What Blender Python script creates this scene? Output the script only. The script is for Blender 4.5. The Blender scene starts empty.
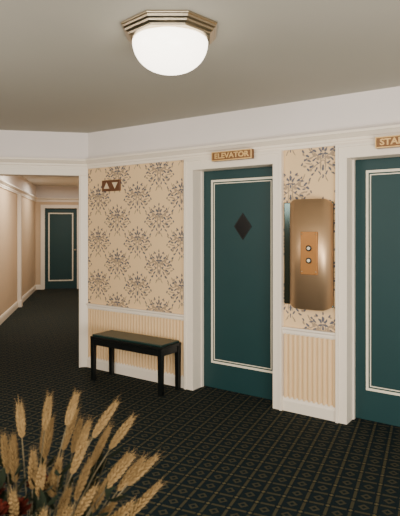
import bpy, bmesh, math, random
from mathutils import Vector, Matrix, Quaternion
random.seed(7)
scene=bpy.context.scene
COL=scene.collection
def lin(c):
    r=[]
    for v in c:
        v/=255.0
        r.append(v/12.92 if v<=0.04045 else ((v+0.055)/1.055)**2.4)
    return (r[0],r[1],r[2],1.0)
# ---------------------------------------------------------------- materials
def base_mat(name):
    m=bpy.data.materials.new(name); m.use_nodes=True
    nt=m.node_tree; b=nt.nodes['Principled BSDF']
    return m,nt,b
def mat(name,c,rough=0.6,metal=0.0,var=0.06,scale=30,bump=0.0,spec=0.5,coat=0.0):
    m,nt,b=base_mat(name)
    tc=nt.nodes.new('ShaderNodeTexCoord')
    n=nt.nodes.new('ShaderNodeTexNoise'); n.inputs['Scale'].default_value=scale; n.inputs['Detail'].default_value=4
    nt.links.new(tc.outputs['Object'],n.inputs['Vector'])
    mx=nt.nodes.new('ShaderNodeMix'); mx.data_type='RGBA'
    l=lin(c)
    mx.inputs['A'].default_value=tuple(min(1,v*(1-var)) for v in l[:3])+(1,)
    mx.inputs['B'].default_value=tuple(min(1,v*(1+var)) for v in l[:3])+(1,)
    nt.links.new(n.outputs['Fac'],mx.inputs['Factor'])
    nt.links.new(mx.outputs['Result'],b.inputs['Base Color'])
    b.inputs['Roughness'].default_value=rough; b.inputs['Metallic'].default_value=metal
    b.inputs['Specular IOR Level'].default_value=spec
    b.inputs['Coat Weight'].default_value=coat
    if bump:
        bp=nt.nodes.new('ShaderNodeBump'); bp.inputs['Strength'].default_value=bump; bp.inputs['Distance'].default_value=0.002
        nt.links.new(n.outputs['Fac'],bp.inputs['Height']); nt.links.new(bp.outputs['Normal'],b.inputs['Normal'])
    return m
def emis(name,c,s):
    m,nt,b=base_mat(name)
    b.inputs['Base Color'].default_value=lin((240,235,225))
    b.inputs['Emission Color'].default_value=lin(c); b.inputs['Emission Strength'].default_value=s
    b.inputs['Roughness'].default_value=0.25
    return m
M_frieze=mat('frieze_paint',(222,213,206),0.7,scale=4,var=0.03)
M_white=mat('white_trim_paint',(232,219,200),0.4,scale=6,var=0.03)
M_ceil=mat('olive_ceiling_paint',(172,167,153),0.8,scale=2,var=0.03)
M_hceil=mat('hall_ceiling_paint',(226,220,210),0.8,scale=2,var=0.03)
M_tan=mat('hall_wall_paper',(204,178,146),0.7,scale=8,var=0.04)
M_bead=mat('cream_reeded_wainscot',(222,188,140),0.5,scale=8,var=0.04)
M_teal=mat('teal_door_paint',(22,55,56),0.5,scale=5,var=0.06,spec=.35)
M_inlay=mat('ivory_inlay_paint',(226,216,192),0.5,var=0.03)
M_black=mat('black_glass',(4,6,8),0.3,spec=.3)
M_brass=mat('nickel_brass',(172,158,134),0.28,metal=1.0,var=0.05)
M_bronze=mat('brushed_bronze',(212,176,136),0.42,metal=.85,var=0.04,scale=12)
M_doorrefl=mat('door_reflection_tint',(60,74,72),0.15,metal=1.0,var=0.02)  # dark teal tint paints in the door's reflection at the panel's left edge
M_panel=mat('gold_button_plate',(160,110,58),0.45,metal=0.6,var=0.05)
M_btn=mat('ivory_button',(225,215,190),0.3)
M_blackmetal=mat('black_lacquer',(10,14,14),0.35,scale=20,spec=.35)
M_vinyl=mat('dark_teal_vinyl',(14,44,40),0.4,scale=60,bump=0.3,spec=.4)
M_signbrown=mat('walnut_sign_plate',(96,60,36),0.45,scale=25,var=0.15)
M_gold=mat('gold_letter',(206,168,108),0.4,metal=0.5,var=0.05)
M_signbase=mat('bronze_sign_base',(118,82,48),0.4,metal=0.4,var=0.08)
M_cream=mat('cream_symbol',(214,192,156),0.5)
M_wheat=mat('dried_wheat',(112,88,52),0.8,scale=120,var=0.4,spec=.25)
M_stem=mat('dried_stem',(76,64,36),0.7,scale=60,var=0.2)
M_red=mat('dark_red_petal',(64,20,10),0.9,scale=90,var=0.3,spec=.1)
M_core=mat('flower_core',(40,22,12),0.9,spec=.1)
M_leaf=mat('dark_leaf',(26,32,20),0.9,scale=60,var=0.3,spec=.1)
M_wood=mat('dark_walnut',(58,36,22),0.4,scale=15,var=0.2)
M_vase=mat('glazed_ceramic',(60,54,46),0.2,scale=10,var=0.1)
M_lamp=emis('opal_glass',(255,244,224),5.5)

def ellipse_group():
    g=bpy.data.node_groups.new('floral_motif','ShaderNodeTree')
    g.interface.new_socket('P',in_out='INPUT',socket_type='NodeSocketVector')
    g.interface.new_socket('Dark',in_out='OUTPUT',socket_type='NodeSocketFloat')
    g.interface.new_socket('Mid',in_out='OUTPUT',socket_type='NodeSocketFloat')
    gi=g.nodes.new('NodeGroupInput'); go=g.nodes.new('NodeGroupOutput')
    sep=g.nodes.new('ShaderNodeSeparateXYZ'); g.links.new(gi.outputs[0],sep.inputs[0])
    ab=g.nodes.new('ShaderNodeMath'); ab.operation='ABSOLUTE'; g.links.new(sep.outputs['X'],ab.inputs[0])
    cb=g.nodes.new('ShaderNodeCombineXYZ'); g.links.new(ab.outputs[0],cb.inputs['X']); g.links.new(sep.outputs['Z'],cb.inputs['Z'])
    def uni(lst,vec):
        prev=None
        for (cx,cz,a,b,ang) in lst:
            mp=g.nodes.new('ShaderNodeMapping'); mp.vector_type='TEXTURE'
            mp.inputs['Location'].default_value=(cx,0,cz)
            mp.inputs['Rotation'].default_value=(0,-math.radians(ang),0)
            mp.inputs['Scale'].default_value=(a,1,b)
            g.links.new(vec,mp.inputs['Vector'])
            ln=g.nodes.new('ShaderNodeVectorMath'); ln.operation='LENGTH'; g.links.new(mp.outputs[0],ln.inputs[0])
            if prev is None: prev=ln.outputs['Value']
            else:
                mn=g.nodes.new('ShaderNodeMath'); mn.operation='MINIMUM'
                g.links.new(prev,mn.inputs[0]); g.links.new(ln.outputs['Value'],mn.inputs[1]); prev=mn.outputs[0]
        mr=g.nodes.new('ShaderNodeMapRange'); mr.inputs['From Min'].default_value=1.12; mr.inputs['From Max'].default_value=0.85
        g.links.new(prev,mr.inputs['Value'])
        return mr.outputs[0]
    dark=[(0,.105,.011,.026,0),(.024,.09,.022,.010,50),(.022,.055,.024,.009,-12),(0,.035,.010,.018,0),
          (.075,.085,.020,.009,30),(.098,.105,.012,.007,70),(.105,.075,.020,.008,-10),(.135,.045,.020,.009,35),
          (.155,.015,.020,.009,-35),(.120,.005,.018,.008,10),(.075,.012,.022,.009,-40),(.048,-.015,.018,.008,40),
          (.100,-.045,.022,.010,-20),(.130,-.07,.014,.008,60),(.060,-.07,.022,.009,-50),(.03,-.10,.018,.008,60),
          (0,-.06,.010,.026,0),(0,-.13,.007,.018,0),(.175,.085,.016,.008,55),(.055,.135,.016,.008,40),(0,.155,.008,.016,0),(.185,-.02,.014,.008,-60),(.09,-.11,.016,.008,-30)]
    mid=[(.05,.045,.060,.006,38),(.10,.03,.06,.006,-20),(.05,-.03,.07,.006,-35),(.02,-.0,.006,.09,0),(.06,.125,.018,.008,-20),
         (.17,.06,.016,.008,60),(.16,-.04,.018,.008,20),(.085,-.105,.018,.008,-30),(.045,.02,.016,.014,0),(.12,-.02,.04,.006,10),(.11,.09,.05,.006,60),(.03,-.15,.03,.006,-60),(.08,.05,.014,.014,0),(.11,-.075,.014,.012,0)]
    g.links.new(uni(dark,cb.outputs[0]),go.inputs['Dark']); g.links.new(uni(mid,cb.outputs[0]),go.inputs['Mid'])
    return g
def wallpaper():
    m,nt,b=base_mat('floral_wallpaper'); L=nt.links; N=nt.nodes
    g=ellipse_group(); W,H=0.58,0.47
    tc=N.new('ShaderNodeTexCoord')
    nz=N.new('ShaderNodeTexNoise'); nz.inputs['Scale'].default_value=45; L.new(tc.outputs['Object'],nz.inputs['Vector'])
    sb=N.new('ShaderNodeVectorMath'); sb.operation='SUBTRACT'; L.new(nz.outputs['Color'],sb.inputs[0]); sb.inputs[1].default_value=(.5,.5,.5)
    sc=N.new('ShaderNodeVectorMath'); sc.operation='SCALE'; L.new(sb.outputs[0],sc.inputs[0]); sc.inputs['Scale'].default_value=0.022
    ad=N.new('ShaderNodeVectorMath'); ad.operation='ADD'; L.new(tc.outputs['Object'],ad.inputs[0]); L.new(sc.outputs[0],ad.inputs[1])
    outs=[]
    for ox,oz in ((0.42,0.0),(0.42+W/2,H/2)):
        o=N.new('ShaderNodeVectorMath'); o.operation='ADD'; L.new(ad.outputs[0],o.inputs[0]); o.inputs[1].default_value=(ox,0,oz)
        d=N.new('ShaderNodeVectorMath'); d.operation='DIVIDE'; L.new(o.outputs[0],d.inputs[0]); d.inputs[1].default_value=(W,1,H)
        f=N.new('ShaderNodeVectorMath'); f.operation='FRACTION'; L.new(d.outputs[0],f.inputs[0])
        s=N.new('ShaderNodeVectorMath'); s.operation='SUBTRACT'; L.new(f.outputs[0],s.inputs[0]); s.inputs[1].default_value=(.5,.5,.5)
        q=N.new('ShaderNodeVectorMath'); q.operation='MULTIPLY'; L.new(s.outputs[0],q.inputs[0]); q.inputs[1].default_value=(W,0,H)
        gn=N.new('ShaderNodeGroup'); gn.node_tree=g; L.new(q.outputs[0],gn.inputs[0]); outs.append(gn)
    def mx2(a,bb):
        n=N.new('ShaderNodeMath'); n.operation='MAXIMUM'; L.new(a,n.inputs[0]); L.new(bb,n.inputs[1]); return n.outputs[0]
    dk=mx2(outs[0].outputs['Dark'],outs[1].outputs['Dark']); md=mx2(outs[0].outputs['Mid'],outs[1].outputs['Mid'])
    m1=N.new('ShaderNodeMix'); m1.data_type='RGBA'; m1.inputs['A'].default_value=lin((226,192,144)); m1.inputs['B'].default_value=lin((156,134,108)); L.new(md,m1.inputs['Factor'])
    m2=N.new('ShaderNodeMix'); m2.data_type='RGBA'; L.new(m1.outputs['Result'],m2.inputs['A']); m2.inputs['B'].default_value=lin((88,88,96)); L.new(dk,m2.inputs['Factor'])
    L.new(m2.outputs['Result'],b.inputs['Base Color']); b.inputs['Roughness'].default_value=.65
    return m
M_paper=wallpaper()
def carpet():
    m,nt,b=base_mat('patterned_carpet'); L=nt.links; N=nt.nodes
    def math_(op,a,bb=None,c=None):
        n=N.new('ShaderNodeMath'); n.operation=op
        for i,v in enumerate((a,bb,c)):
            if v is None: continue
            if isinstance(v,(int,float)): n.inputs[i].default_value=v
            else: L.new(v,n.inputs[i])
        return n.outputs[0]
    tc=N.new('ShaderNodeTexCoord'); mp=N.new('ShaderNodeMapping'); mp.inputs['Rotation'].default_value=(0,0,math.radians(35)); L.new(tc.outputs['Object'],mp.inputs['Vector'])
    sp=N.new('ShaderNodeSeparateXYZ'); L.new(mp.outputs[0],sp.inputs[0])
    P=0.125
    fx=math_('ABSOLUTE',math_('SUBTRACT',math_('FRACT',math_('DIVIDE',sp.outputs['X'],P)),.5))
    fy=math_('ABSOLUTE',math_('SUBTRACT',math_('FRACT',math_('DIVIDE',sp.outputs['Y'],P)),.5))
    lx=math_('MULTIPLY',math_('GREATER_THAN',fx,.43),math_('LESS_THAN',fy,.33))
    ly=math_('MULTIPLY',math_('GREATER_THAN',fy,.43),math_('LESS_THAN',fx,.33))
    sm=math_('ADD',fx,fy)
    dia=math_('MULTIPLY',math_('LESS_THAN',sm,.26),math_('GREATER_THAN',sm,.12))
    fx2=math_('SUBTRACT',.5,fx); fy2=math_('SUBTRACT',.5,fy)
    dot=math_('LESS_THAN',math_('ADD',fx2,fy2),.11)
    dash=math_('MAXIMUM',lx,ly)
    gold=math_('MAXIMUM',math_('MULTIPLY',dash,.5),math_('MAXIMUM',math_('MULTIPLY',dia,.42),math_('MULTIPLY',dot,1.0)))
    nz=N.new('ShaderNodeTexNoise'); nz.inputs['Scale'].default_value=260; L.new(tc.outputs['Object'],nz.inputs['Vector'])
    fac=math_('MULTIPLY',gold,math_('MULTIPLY_ADD',nz.outputs['Fac'],1.0,.4))
    mx=N.new('ShaderNodeMix'); mx.data_type='RGBA'; mx.inputs['A'].default_value=lin((18,30,34)); mx.inputs['B'].default_value=lin((94,86,58)); L.new(fac,mx.inputs['Factor'])
    L.new(mx.outputs['Result'],b.inputs['Base Color']); b.inputs['Roughness'].default_value=.95; b.inputs['Specular IOR Level'].default_value=.1
    bp=N.new('ShaderNodeBump'); bp.inputs['Strength'].default_value=.5; bp.inputs['Distance'].default_value=.004; L.new(nz.outputs['Fac'],bp.inputs['Height']); L.new(bp.outputs['Normal'],b.inputs['Normal'])
    return m
M_carpet=carpet()

# ---------------------------------------------------------------- frames
C=Vector((-1.26,5.857,0))
ER=math.atan2(-.5731,.8195)
FR=Matrix.Translation(C)@Matrix.Rotation(ER,4,'Z')          # long wall: x along wall, -y out into the room
FB=Matrix.Translation(C)@Matrix.Rotation(math.atan2(.1908,.9816),4,'Z')  # opening wall / hall
I4=Matrix.Identity(4)
CH=2.63

def bx(bm,x0,x1,y0,y1,z0,z1,mi=0):
    vs=[bm.verts.new((x,y,z)) for x in (x0,x1) for y in (y0,y1) for z in (z0,z1)]
    for f in ((0,1,3,2),(4,6,7,5),(0,4,5,1),(2,3,7,6),(0,2,6,4),(1,5,7,3)):
        fc=bm.faces.new([vs[i] for i in f]); fc.material_index=mi
def finish(name,bm,mats,frame=I4,parent=None,bevel=0,smooth=False,label=None,cat=None,kind=None,loc=None):
    bmesh.ops.recalc_face_normals(bm,faces=bm.faces)
    if smooth:
        for f in bm.faces: f.smooth=True
    me=bpy.data.meshes.new(name); bm.to_mesh(me); bm.free()
    for m in (mats if isinstance(mats,(list,tuple)) else [mats]): me.materials.append(m)
    o=bpy.data.objects.new(name,me); COL.objects.link(o)
    if parent: o.parent=parent
    else: o.matrix_world=frame
    if bevel:
        md=o.modifiers.new('Bevel','BEVEL'); md.width=bevel; md.segments=2; md.limit_method='ANGLE'
    if label: o['label']=label
    if cat: o['category']=cat
    if kind: o['kind']=kind
    return o
def empty(name,frame,label,cat,group=None):
    o=bpy.data.objects.new(name,None); COL.objects.link(o); o.matrix_world=frame; o.empty_display_size=.1
    o['label']=label; o['category']=cat
    if group: o['group']=group
    return o
def boxobj(name,dims,mats,frame=I4,**k):
    bm=bmesh.new(); bx(bm,*dims); return finish(name,bm,mats,frame,**k)
def extr(bm,prof,x0,x1):
    """profile of (out,z) extruded along x; out is -y"""
    a=[bm.verts.new((x0,-d,z)) for d,z in prof]; b=[bm.verts.new((x1,-d,z)) for d,z in prof]
    n=len(prof)
    for i in range(n): bm.faces.new((a[i],a[(i+1)%n],b[(i+1)%n],b[i]))
    bm.faces.new(a); bm.faces.new(b[::-1])
def lathe(bm,prof,seg=48,rot=0,cx=0,cy=0):
    rings=[]
    for r,z in prof:
        if r<1e-5: rings.append([bm.verts.new((cx,cy,z))])
        else: rings.append([bm.verts.new((cx+r*math.cos(rot+2*math.pi*i/seg),cy+r*math.sin(rot+2*math.pi*i/seg),z)) for i in range(seg)])
    for A,B in zip(rings,rings[1:]):
        for i in range(seg):
            j=(i+1)%seg
            if len(A)==1 and len(B)==1: continue
            if len(A)==1: bm.faces.new((A[0],B[i],B[j]))
            elif len(B)==1: bm.faces.new((A[i],A[j],B[0]))
            else: bm.faces.new((A[i],A[j],B[j],B[i]))

# ---------------------------------------------------------------- room shell
D1=(1.47,2.33); D2=(2.975,3.835); DT=2.12; WEND=5.6
bm=bmesh.new()
for a,b in ((0,D1[0]),(D1[1],D2[0]),(D2[1],WEND)):
    bx(bm,a,b,0,.25,0,.69,1); bx(bm,a,b,0,.25,.69,2.28,0)
for a,b in (D1,D2): bx(bm,a,b,0,.25,DT,2.28,1)
bx(bm,0,WEND,0,.25,2.28,CH,1)
finish('wall_right',bm,[M_paper,M_frieze],FR,kind='structure',label='floral wallpapered corridor wall with two door openings')
bm=bmesh.new()
bx(bm,-3.4,0,0,.15,2.15,CH); bx(bm,-.085,0,0,.15,0,2.15); bx(bm,-3.4,-1.40,0,.15,0,2.15)
finish('wall_back',bm,M_frieze,FB,kind='structure',label='pale wall with wide opening into a side hall')
boxobj('wall_left',(-3.5,-3.4,-9,.15,0,CH),M_tan,FB,kind='structure',label='plain tan wall')
boxobj('wall_hall_left',(-1.58,-1.46,.15,7.9,0,CH),M_tan,FB,kind='structure',label='plain tan side wall of the hall')
boxobj('wall_hall_right',(-.04,.06,.15,7.9,0,CH),M_tan,FB,kind='structure',label='plain tan side wall of the hall')
ED=(-1.25,-.43)
bm=bmesh.new(); bx(bm,-1.46,ED[0],7.74,7.9,0,CH); bx(bm,ED[1],-.04,7.74,7.9,0,CH); bx(bm,ED[0],ED[1],7.74,7.9,2.07,CH)
finish('wall_hall_end',bm,M_tan,FB,kind='structure',label='tan end wall of the hall')
boxobj('floor',(-3.5,7,-9,8,-.1,0),M_carpet,FB,kind='structure',label='dark green-black carpet with small gold lattice pattern')
boxobj('ceiling',(-3.5,7,-9,.15,CH,CH+.1),M_ceil,FB,kind='structure',label='matte olive-grey ceiling')
boxobj('ceiling_hall',(-1.6,.1,.15,8,CH,CH+.1),M_hceil,FB,kind='structure',label='white hall ceiling')

tn=[0]
def trim(bm,mats,frame,label,bevel=0):
    tn[0]+=1
    return finish('trim_%d'%tn[0],bm,mats,frame,kind='structure',label=label,bevel=bevel)
corn=[(0,2.225),(.018,2.225),(.018,2.25),(.026,2.256),(.026,2.275),(.04,2.285),(.062,2.305),(.07,2.308),(.07,2.328),(0,2.328)]
bm=bmesh.new(); extr(bm,corn,0,WEND); trim(bm,M_white,FR,'cream stepped picture-rail moulding')
bm=bmesh.new(); extr(bm,corn,-3.4,0); trim(bm,M_white,FB,'cream stepped picture-rail moulding')
FL=FB@Matrix.Translation((-1.46,0,0))@Matrix.Rotation(math.radians(90),4,'Z')   # x along hall, -y into the hall
bm=bmesh.new(); extr(bm,corn,.15,7.74); trim(bm,M_white,FL,'cream picture-rail moulding in the hall')
FE=FB@Matrix.Translation((0,7.74,0))
bm=bmesh.new(); extr(bm,corn,-1.46,-.04); trim(bm,M_white,FE,'cream picture-rail moulding in the hall')
boxobj('trim_frieze_hall',(.15,7.74,-.006,0,2.328,CH),M_frieze,FL,kind='structure',label='white frieze above hall wall')
boxobj('trim_frieze_end',(-1.46,-.04,-.006,0,2.328,CH),M_frieze,FE,kind='structure',label='white frieze above hall end wall')
rail=[(0,.655),(.014,.655),(.02,.668),(.02,.69),(.034,.70),(.034,.716),(0,.716)]
base=[(0,0),(.022,0),(.022,.085),(.016,.1),(.012,.118),(0,.122)]
segs=((0.0,D1[0]-.095),(D1[1]+.085,D2[0]-.085),(D2[1]+.09,WEND))
for i,(a,b) in enumerate(segs):
    bm=bmesh.new(); extr(bm,rail,a,b); trim(bm,M_white,FR,'cream chair rail')
    bm=bmesh.new(); extr(bm,base,a,b); finish('baseboard_right',bm,M_white,FR,kind='structure',label='cream baseboard')
    bm=bmesh.new(); p=.04; n=int((b-a)/p); p=(b-a)/n
    pts=[]
    for k in range(n):
        for t in range(6):
            ang=math.pi*t/5
            pts.append((a+k*p+p*.5-p*.40*math.cos(ang),.003+.014*math.sin(ang)))
    lo=[bm.verts.new((x,-d,.11)) for x,d in pts]; hi=[bm.verts.new((x,-d,.665)) for x,d in pts]
    for k in range(len(pts)-1): bm.faces.new((lo[k],lo[k+1],hi[k+1],hi[k]))
    trim(bm,M_bead,FR,'cream vertically reeded wainscot panel')
for fr,a,b in ((FL,.15,7.74),(FE,-1.46,ED[0]-.08),(FE,ED[1]+.08,-.04)):
    bm=bmesh.new(); extr(bm,base,a,b); finish('baseboard_hall',bm,M_white,fr,kind='structure',label='white hall baseboard')
bm=bmesh.new()
bx(bm,-.1,0,-.02,.17,0,2.145); bx(bm,-1.5,0,-.02,.17,2.145,2.225)
bx(bm,-.1,-.085,-.03,-.02,0,2.16); bx(bm,-1.5,-1.39,-.02,.17,0,2.145)
trim(bm,M_white,FB,'white casing round the hall opening',bevel=.004)
bm=bmesh.new(); bx(bm,4.75,4.87,-.07,0,0,2.225); bx(bm,4.73,4.89,-.09,0,2.19,2.225); bx(bm,4.73,4.89,-.085,0,0,.13)
trim(bm,M_white,FL,'white pilaster on hall wall',bevel=.004)

def casing(frame,x0,x1,top,wl,wr,rec,headtop):
    bm=bmesh.new()
    bx(bm,x0-wl,x0,-.03,0,0,top); bx(bm,x1,x1+wr,-.03,0,0,top); bx(bm,x0-wl,x1+wr,-.03,0,top,headtop)
    bx(bm,x0-wl,x0-wl+.022,-.042,-.03,0,headtop-.022); bx(bm,x1+wr-.022,x1+wr,-.042,-.03,0,headtop-.022); bx(bm,x0-wl,x1+wr,-.042,-.03,headtop-.022,headtop-.001)
    bx(bm,x0-.01,x0+.004,-.029,rec+.03,0,top); bx(bm,x1-.004,x1+.01,-.029,rec+.03,0,top); bx(bm,x0,x1,-.029,rec+.03,top-.004,top+.01)
    bx(bm,x0,x0+.016,rec-.03,rec+.0,0,top)
    return trim(bm,M_white,frame,'cream painted door casing')
casing(FR,D1[0],D1[1],DT,.095,.085,.14,2.225)
casing(FR,D2[0],D2[1],DT,.085,.085,.14,2.225)
casing(FE,ED[0],ED[1],2.07,.08,.08,.06,2.15)

def rectline(bm,x0,x1,z0,z1,w,y0,y1):
    bx(bm,x0,x0+w,y0,y1,z0,z1); bx(bm,x1-w,x1,y0,y1,z0,z1)
    bx(bm,x0+w,x1-w,y0,y1,z0,z0+w); bx(bm,x0+w,x1-w,y0,y1,z1-w,z1)
def door(n,frame,x0,x1,top,rec,diamond,knob=False,label=''):
    d=boxobj('door_%d'%n,(x0,x1,rec,rec+.045,.008,top-.004),M_teal,frame,kind='structure',label=label,bevel=.002)
    bm=bmesh.new(); y0,y1=rec-.003,rec+.001
    rectline(bm,x0+.1,x1-.065,.25,top-.095,.02,y0,y1)
    rectline(bm,x0+.132,x1-.097,.282,top-.127,.008,y0,y1)
    o=finish('inlay',bm,M_inlay,parent=d,label='ivory double-line rectangular border')
    if diamond:
        cx=(x0+x1)/2+.03; cz=1.575; 
        def rh(bm,hw,hh,ya,yb):
            pts=[(cx-hw,cz),(cx,cz-hh),(cx+hw,cz),(cx,cz+hh)]
            a=[bm.verts.new((x,ya,z)) for x,z in pts]; b=[bm.verts.new((x,yb,z)) for x,z in pts]
            bm.faces.new(a); bm.faces.new(b[::-1])
            for i in range(4): bm.faces.new((a[i],b[i],b[(i+1)%4],a[(i+1)%4]))
        bm=bmesh.new(); rh(bm,.096,.128,rec-.004,rec+.002); finish('window_frame',bm,M_blackmetal,parent=d,label='thin black diamond frame')
        bm=bmesh.new(); rh(bm,.084,.112,rec-.006,rec-.003); finish('window_pane',bm,M_black,parent=d,label='black diamond-shaped glass pane')
    return d
door(1,FR,D1[0]+.004,D1[1]-.004,DT,.14,True,label='dark teal lift door with ivory border and black diamond window')
door(2,FR,D2[0]+.004,D2[1]-.004,DT,.14,False,label='dark teal door with ivory double-line border')
d3=boxobj('door_3',(ED[0],ED[1],.06,.1,.008,2.066),M_teal,FE,kind='structure',label='teal door with ivory border closing the hall')
bm=bmesh.new(); rectline(bm,ED[0]+.1,ED[1]-.1,.2,1.95,.03,.057,.061); finish('inlay',bm,M_inlay,parent=d3)
bm=bmesh.new(); lathe(bm,[(0,0),(.018,0),(.018,.01),(.009,.015),(.009,.03),(.024,.04),(.026,.052),(.015,.062),(0,.064)],16)
bmesh.ops.transform(bm,matrix=Matrix.Translation((ED[1]-.05,.06,1.0))@Matrix.Rotation(math.radians(90),4,'X'),verts=bm.verts)
finish('door_knob',bm,M_brass,parent=d3,smooth=True,label='small brass knob')

# ---------------------------------------------------------------- text helper
def text_mesh(body,size,ext):
    cu=bpy.data.curves.new('t','FONT'); cu.body=body; cu.size=size; cu.extrude=ext; cu.align_x='CENTER'; cu.align_y='CENTER'; cu.resolution_u=3; cu.offset=.002
    o=bpy.data.objects.new('t',cu); COL.objects.link(o)
    bpy.context.view_layer.update()
    me=bpy.data.meshes.new_from_object(o.evaluated_get(bpy.context.evaluated_depsgraph_get()))
    bpy.data.objects.remove(o); 
    return me
def sign(body,sc,zc,w,h,label):
    fr=FR@Matrix.Translation((sc,-.072,zc))
    e=empty('door_sign',fr,label,'sign','brass signs over the doors')
    bm=bmesh.new(); bx(bm,-w/2,w/2,-.014,.031,-h/2,h/2); finish('sign_plate',bm,M_signbase,parent=e,bevel=.003)
    bm=bmesh.new(); rectline(bm,-w/2,w/2,-h/2,h/2,.008,-.02,-.012); finish('sign_border',bm,M_gold,parent=e)
    me=text_mesh(body,h*.78,.003); me.transform(Matrix.Translation((0,-.016,0))@Matrix.Rotation(math.radians(90),4,'X')); 
    xs=[v.co.x for v in me.vertices]; k=(w*.86)/(max(xs)-min(xs)); me.transform(Matrix.Diagonal((k,1,1,1)))
    me.materials.clear(); me.materials.append(M_gold)
    o=bpy.data.objects.new('lettering',me); COL.objects.link(o); o.parent=e
sign('ELEVATOR',1.94,2.215,.42,.084,'brass sign with raised gold lettering over the diamond-window door')
sign('STAIRWAY',3.44,2.205,.44,.084,'brass sign with raised gold lettering over the plain teal door')

# up / down indicator
e=empty('direction_sign',FR@Matrix.Translation((.37,0,2.02)),'brown wooden plate with cream up and down triangles','sign')
boxobj('sign_plate',(-.135,.135,-.018,0,-.06,.06),M_signbrown,parent=e,bevel=.004)
for cx,sg,nm in ((-.062,1,'up_triangle'),(.062,-1,'down_triangle')):
    bm=bmesh.new()
    a=[bm.verts.new((cx+x,-.021,z*sg)) for x,z in ((-.042,-.032),(.042,-.032),(0,.036))]; b=[bm.verts.new((v.co.x,-.017,v.co.z)) for v in a]
    bm.faces.new(a); bm.faces.new(b[::-1])
    for i in range(3): bm.faces.new((a[i],b[i],b[(i+1)%3],a[(i+1)%3]))
    finish(nm,bm,M_cream,parent=e,label='cream triangle symbol')

# ---------------------------------------------------------------- lift call station
e=empty('elevator_call_station',FR@Matrix.Translation((2.665,0,1.345)),'convex bronze wall panel with two lift call buttons','call panel')
boxobj('back_plate',(-.235,.20,-.025,0,-.43,.43),M_doorrefl,parent=e,bevel=.006,label='mirrored backing plate tinted dark teal as the door reflection')
bm=bmesh.new(); n=32; W=.188; H=.452; XO=.012
def sect(k): 
    a=-math.pi/2+math.pi*k/n; u=math.sin(a); return W*u+XO,-(.025+.075*abs(math.cos(a)))
cols=[]
for k in range(n+1):
    x,y=sect(k); u=abs((x-XO)/W); hz=H-(.04*max(0,(u-.6)/.4)**2)
    cols.append([bm.verts.new((x,y,-hz)),bm.verts.new((x,y,hz)),bm.verts.new((x,-.02,-hz)),bm.verts.new((x,-.02,hz))])
for a,b in zip(cols,cols[1:]):
    f=bm.faces.new((a[0],b[0],b[1],a[1])); f.smooth=True
    bm.faces.new((a[1],b[1],b[3],a[3])); bm.faces.new((a[0],a[2],b[2],b[0])); bm.faces.new((a[2],a[3],b[3],b[2]))
bm.faces.new((cols[0][0],cols[0][1],cols[0][3],cols[0][2])); bm.faces.new((cols[-1][0],cols[-1][2],cols[-1][3],cols[-1][1]))
finish('bronze_cover',bm,M_bronze,parent=e,label='convex polished bronze cover')
BX=.026
boxobj('button_plate',(BX-.073,BX+.073,-.107,-.085,-.165,.185),M_panel,parent=e,bevel=.003,label='gold button plate')
for z in (.05,-.05):
    bm=bmesh.new(); lathe(bm,[(0,0),(.024,0),(.024,.006),(.018,.008),(.018,.004),(0,.004)],24)
    bmesh.ops.transform(bm,matrix=Matrix.Translation((BX,-.107,z))@Matrix.Rotation(math.radians(90),4,'X'),verts=bm.verts)
    b=finish('call_button',bm,M_blackmetal,parent=e,label='round black-rimmed call button')
    bm=bmesh.new(); lathe(bm,[(0,.0),(.014,.0),(.014,.008),(.009,.011),(0,.011)],20)
    bmesh.ops.transform(bm,matrix=Matrix.Translation((BX,-.109,z))@Matrix.Rotation(math.radians(90),4,'X'),verts=bm.verts)
    finish('button_cap',bm,M_btn,parent=b,smooth=True)
for z in (.165,-.14):
    for x in (-.06,.06):
        bm=bmesh.new()
        vs=bmesh.ops.create_uvsphere(bm,u_segments=10,v_segments=6,radius=.006)['verts']; bmesh.ops.translate(bm,vec=(BX+x,-.107,z),verts=vs)
        finish('screw',bm,M_brass,parent=e,smooth=True)

# ---------------------------------------------------------------- bench
e=empty('bench',FR@Matrix.Translation((.88,-.20,0)),'black lacquered bench with dark teal vinyl seat against the wainscot','bench')
L2,Dp=.47,.155
bm=bmesh.new(); bx(bm,-L2,L2,-Dp,Dp,.425,.452)
finish('seat_frame',bm,M_blackmetal,parent=e,bevel=.004)
bm=bmesh.new(); bx(bm,-L2+.012,L2-.012,-Dp+.012,Dp-.012,.45,.472)
finish('seat',bm,M_vinyl,parent=e,bevel=.012,label='thin dark teal vinyl seat pad')
bm=bmesh.new(); bx(bm,-L2+.03,L2-.03,-Dp+.012,-Dp+.03,.365,.425); bx(bm,-L2+.03,L2-.03,Dp-.03,Dp-.012,.365,.425)
bx(bm,-L2+.012,-L2+.03,-Dp+.03,Dp-.03,.365,.425); bx(bm,L2-.03,L2-.012,-Dp+.03,Dp-.03,.365,.425)
finish('apron',bm,M_blackmetal,parent=e,bevel=.002)
for sx in (-1,1):
    for sy in (-1,1):
        bm=bmesh.new()
        cx,cy=sx*(L2-.025),sy*(Dp-.025)
        top=[bm.verts.new((cx+a*.023,cy+b*.023,.43)) for a,b in ((-1,-1),(1,-1),(1,1),(-1,1))]
        bot=[bm.verts.new((cx+a*.020,cy+b*.020,0)) for a,b in ((-1,-1),(1,-1),(1,1),(-1,1))]
        bm.faces.new(top); bm.faces.new(bot[::-1])
        for i in range(4): bm.faces.new((top[i],bot[i],bot[(i+1)%4],top[(i+1)%4]))
        finish('leg',bm,M_blackmetal,parent=e,bevel=.002)

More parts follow.
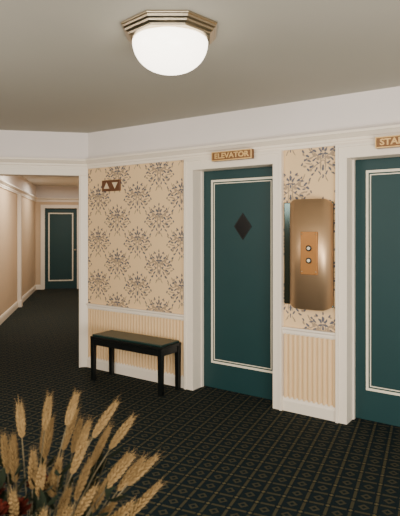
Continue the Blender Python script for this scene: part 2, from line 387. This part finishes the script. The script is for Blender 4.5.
# ---------------------------------------------------------------- ceiling lamp
LC=Vector((-.16,2.80,CH))
e=empty('ceiling_lamp',Matrix.Translation(LC),'octagonal stepped brass ceiling lamp with white opal glass bowl','ceiling lamp')
k=1/math.cos(math.pi/8)
bm=bmesh.new()
lathe(bm,[(0,0),(.25*k,0),(.25*k,-.010),(.243*k,-.016),(.243*k,-.024),(.230*k,-.032),(.230*k,-.040),(.214*k,-.050),(.214*k,-.058),(.190*k,-.064),(0,-.064)],8,rot=math.pi/8)
finish('lamp_mount',bm,M_brass,parent=e,bevel=.002,label='stepped octagonal polished brass mount')
bm=bmesh.new()
prof=[(.196,-.060),(.203,-.072)]
for i in range(1,13):
    a=math.pi/2*i/12; prof.append((.203*math.cos(a)**.85 if i<12 else 0,-.072-.162*math.sin(a)))
lathe(bm,prof,64); finish('glass_shade',bm,M_lamp,parent=e,smooth=True,label='glowing white opal glass bowl')

# ---------------------------------------------------------------- table, vase, dried arrangement
VC=Vector((-.37,1.1,0))
e=empty('pedestal_table',Matrix.Translation(VC),'small round dark walnut pedestal table carrying the vase','table')
bm=bmesh.new(); lathe(bm,[(0,.44),(.22,.44),(.235,.448),(.24,.46),(.235,.472),(.22,.48),(0,.48)],48); finish('table_top',bm,M_wood,parent=e,smooth=False)
bm=bmesh.new(); lathe(bm,[(0,.03),(.06,.03),(.035,.08),(.025,.2),(.03,.32),(.06,.42),(.08,.44),(0,.44)],24); finish('pedestal',bm,M_wood,parent=e,smooth=True)
bm=bmesh.new(); lathe(bm,[(0,0),(.16,0),(.165,.012),(.15,.025),(.06,.035),(0,.035)],32); finish('table_base',bm,M_wood,parent=e)
bm=bmesh.new(); lathe(bm,[(0,.481),(.06,.481),(.075,.5),(.105,.58),(.11,.64),(.09,.72),(.065,.77),(.075,.80),(.07,.80),(.058,.77),(.08,.72),(.098,.64),(.09,.58),(.06,.51),(0,.50)],40)
finish('vase',bm,M_vase,Matrix.Translation(VC),smooth=True,label='rounded dark glazed ceramic vase holding dried wheat',cat='vase')

def tube(bm,pts,r0,r1,seg=6):
    rings=[]
    n=len(pts)
    for i,p in enumerate(pts):
        t=(pts[min(i+1,n-1)]-pts[max(i-1,0)]).normalized()
        a=t.orthogonal().normalized(); b=t.cross(a); r=r0+(r1-r0)*i/(n-1)
        if i>0:
            a=(pa-t*pa.dot(t)).normalized(); b=t.cross(a)
        pa=a
        rings.append([bm.verts.new(p+(a*math.cos(2*math.pi*k/seg)+b*math.sin(2*math.pi*k/seg))*r) for k in range(seg)])
    for A,B in zip(rings,rings[1:]):
        for k in range(seg): bm.faces.new((A[k],A[(k+1)%seg],B[(k+1)%seg],B[k]))
    bm.faces.new(rings[0][::-1]); bm.faces.new(rings[-1])
def bez(a,b,c,t): return a*(1-t)**2+b*2*t*(1-t)+c*t*t
def mouth():
    a=random.uniform(0,6.28); r=random.uniform(0,.04)
    return Vector((r*math.cos(a),r*math.sin(a),.60))
def stalk(tip,ear=.10,lean=1.0):
    base=mouth(); tip=Vector(tip)-VC
    mid=Vector((base.x*.5+tip.x*.35*lean,base.y*.5+tip.y*.35,base.z+(tip.z-base.z)*.62))
    e=empty('wheat_stalk',Matrix.Translation(VC),'dried tan wheat stalk with full ear standing in the vase','wheat stalk','dried wheat stalks in the vase')
    tlen=(tip-base).length; te=1-ear/tlen*.95
    pts=[bez(base,mid,tip,te*i/8) for i in range(9)]
    bm=bmesh.new(); tube(bm,pts,.0018,.0013); finish('stem',bm,M_stem,parent=e,smooth=True)
    bm=bmesh.new(); rows=15
    ax=[bez(base,mid,tip,te+(1-te)*i/rows) for i in range(rows+1)]
    tube(bm,ax,.0022,.001,5)
    ph=random.uniform(0,3)
    for i in range(rows):
        p=ax[i]; t=(ax[i+1]-ax[i]).normalized(); a0=t.orthogonal().normalized()
        sz=(.68+.42*math.sin(math.pi*min(1,(i+1.5)/rows)))
        for j in range(4):
            an=ph+j*math.pi/2+(i%2)*math.pi/4+random.uniform(-.2,.2)
            o=Quaternion(t,an)@a0
            d=(t*1.0+o*.55).normalized()
            q=Vector((0,0,1)).rotation_difference(d).to_matrix().to_4x4()
            vs=bmesh.ops.create_icosphere(bm,subdivisions=1,radius=1)['verts']
            bmesh.ops.transform(bm,matrix=Matrix.Translation(p+o*.0050*sz+t*.004)@q@Matrix.Diagonal((.0025*sz,.0025*sz,.0082*sz,1)),verts=vs)
            s0=p+o*.006*sz+t*.009; L=random.uniform(.010,.024)
            s1=s0+(t+o*.4).normalized()*L
            c=t.cross(o)*.0004
            v=[bm.verts.new(s0+c),bm.verts.new(s0-c),bm.verts.new(s0+o*.0005),bm.verts.new(s1)]
            bm.faces.new((v[0],v[1],v[3])); bm.faces.new((v[1],v[2],v[3])); bm.faces.new((v[2],v[0],v[3]))
    finish('ear',bm,M_wheat,parent=e,smooth=False,label='plump dried wheat ear with short awns')
tips=[(-.38,1.10,1.185),(-.33,1.15,1.185),(-.262,1.1,1.207),(-.18,1.1,1.19),(-.225,1.05,1.13),(-.15,1.12,1.15),(-.13,1.05,1.10),
 (-.095,1.1,1.075),(-.085,1.12,1.01),(-.30,1.0,1.10),(-.41,1.15,1.09),(-.35,.98,1.06),(-.25,1.15,1.13),(-.20,1.0,1.06),(-.16,1.15,1.06),
 (-.42,1.02,1.06),(-.44,1.15,1.10),(-.29,1.08,1.08),(-.24,.98,1.03),(-.19,1.1,1.03),(-.34,1.2,1.12),(-.28,1.2,1.14),(-.21,1.2,1.10),
 (-.47,1.08,1.06),(-.50,1.15,1.08),(-.26,1.05,1.03),(-.31,1.12,1.04),(-.56,1.1,1.06),(-.54,1.2,1.02),(-.45,1.25,1.06),(-.37,1.25,1.08),(-.3,1.3,1.08),
 (-.13,1.02,1.02),(-.33,1.04,1.11),(-.38,.95,1.02),(-.17,1.06,1.0),(-.22,.95,1.0),(-.12,1.15,1.05),(-.28,.95,1.04),(-.23,1.1,1.07),(-.15,1.0,1.0)]
for t in tips:
    stalk((t[0]+random.uniform(-.006,.006),t[1],t[2]),ear=random.uniform(.085,.115),lean=random.uniform(.5,1.2))

def flower(c,r=.034):
    c=Vector(c)-VC; base=mouth()
    e=empty('dried_flower',Matrix.Translation(VC),'dark red dried flower head among the wheat','flower','dark red dried flowers in the vase')
    d=((c-base).normalized()+Vector((0,-.25,.2))).normalized()
    bm=bmesh.new(); mid=(base+c)/2+Vector((0,0,.04)); tube(bm,[bez(base,mid,c,i/6) for i in range(7)],.0022,.002); finish('stem',bm,M_stem,parent=e,smooth=True)
    q=Vector((0,0,1)).rotation_difference(d).to_matrix().to_4x4()
    bm=bmesh.new()
    for ring,(nn,tilt,L) in enumerate(((14,15,1.0),(13,35,.9),(11,55,.75),(8,72,.55))):
        for k in range(nn):
            a=2*math.pi*(k+ring*.5)/nn+random.uniform(-.1,.1); tl=math.radians(tilt+random.uniform(-8,8)); l=r*L
            m=Matrix.Translation(c)@q@Matrix.Rotation(a,4,'Z')@Matrix.Rotation(-tl,4,'Y')
            prof=[(0,.15),(.35,.9),(.7,1.0),(.95,.5)]
            prev=None
            for u,w in prof:
                x=u*l; ww=w*l*.16; zc=.12*l*u*u
                A=bm.verts.new(m@Vector((x,-ww,zc+ww*.3))); M0=bm.verts.new(m@Vector((x,0,zc))); B=bm.verts.new(m@Vector((x,ww,zc+ww*.3)))
                if prev: bm.faces.new((prev[0],A,M0,prev[1])); bm.faces.new((prev[1],M0,B,prev[2]))
                prev=(A,M0,B)
    finish('petals',bm,M_red,parent=e,smooth=True)
    bm=bmesh.new(); bmesh.ops.create_icosphere(bm,subdivisions=2,radius=r*.28,matrix=Matrix.Translation(c+d*r*.15)); finish('flower_core',bm,M_core,parent=e,smooth=True)
for c in [(-.385,.97,1.02),(-.33,.93,.98),(-.42,1.05,1.02),(-.36,1.02,1.0),(-.29,.97,.965),(-.40,.92,.975),(-.46,1.1,1.01),(-.345,1.12,1.0)]:
    flower(c,random.uniform(.03,.038))
def sprig(c):
    c=Vector(c)-VC; base=mouth()
    e=empty('leaf_sprig',Matrix.Translation(VC),'dark dried leafy sprig among the wheat','foliage','dark leafy sprigs in the vase')
    mid=(base+c)/2+Vector((0,0,.05)); P=[bez(base,mid,c,i/10) for i in range(11)]
    bm=bmesh.new(); tube(bm,P,.0018,.001); finish('stem',bm,M_stem,parent=e,smooth=True)
    bm=bmesh.new()
    for i in range(4,11):
        t=(P[i]-P[i-1]).normalized()
        for s in (-1,1):
            o=Quaternion(t,random.uniform(0,6.28))@t.orthogonal().normalized()
            d=(t*.8+o).normalized(); w=d.cross(t).normalized(); L=random.uniform(.03,.05); nrm=d.cross(w)
            prev=None
            for u,ww in ((0,.05),(.25,.8),(.5,1),(.75,.7),(1,.05)):
                cc=P[i]+d*L*u-nrm*L*.25*u*u
                A=bm.verts.new(cc+w*L*.2*ww); B=bm.verts.new(cc-w*L*.2*ww); M0=bm.verts.new(cc+nrm*L*.05*ww)
                if prev: bm.faces.new((prev[0],A,M0,prev[1])); bm.faces.new((prev[1],M0,B,prev[2]))
                prev=(A,M0,B)
    finish('leaves',bm,M_leaf,parent=e,smooth=True)
for i in range(20):
    sprig((-.5+.32*(i+.5)/20+random.uniform(-.01,.01),random.uniform(.95,1.22),random.uniform(.98,1.06)))

# ---------------------------------------------------------------- lights
def area(name,loc,target,size,sizey,energy,color):
    l=bpy.data.lights.new(name,'AREA'); l.shape='RECTANGLE'; l.size=size; l.size_y=sizey; l.energy=energy; l.color=color
    o=bpy.data.objects.new(name,l); COL.objects.link(o); o.location=loc
    o.rotation_euler=(Vector(target)-Vector(loc)).to_track_quat('-Z','Y').to_euler(); return o
area('light_room',(-1.2,-1.2,2.3),(-.2,5.0,1.2),2.4,1.4,165,(1,.955,.88))
area('light_side',(-2.6,2.2,2.2),(1.2,4.2,1.1),1.2,.8,45,(1,.94,.85))
area('light_ceiling_fill',(1.2,-.4,.4),(0,3.2,2.63),2.6,1.4,215,(1,.965,.91))  # added fill aimed up to brighten the ceiling, no real fixture there
hp=FB@Vector((-.75,3.2,2.58)); area('light_hall',hp,hp-Vector((0,0,1)),.5,.5,42,(1,.94,.84))
hp=FB@Vector((-.75,6.2,2.58)); area('light_hall_end',hp,hp-Vector((0,0,1)),.5,.5,26,(1,.94,.84))
w=bpy.data.worlds.new('World'); scene.world=w; w.use_nodes=True
bg=w.node_tree.nodes['Background']; bg.inputs['Color'].default_value=(1,.95,.87,1); bg.inputs['Strength'].default_value=1.1

cam=bpy.data.cameras.new('camera'); co=bpy.data.objects.new('camera',cam); COL.objects.link(co)
co.location=(0,0,1.56); co.rotation_euler=(math.radians(90),0,0)
cam.lens=520*36/516; cam.sensor_width=36; cam.shift_y=-30/516; cam.clip_start=.05
cam.dof.use_dof=True; cam.dof.focus_distance=4.8; cam.dof.aperture_fstop=8.0
scene.camera=co
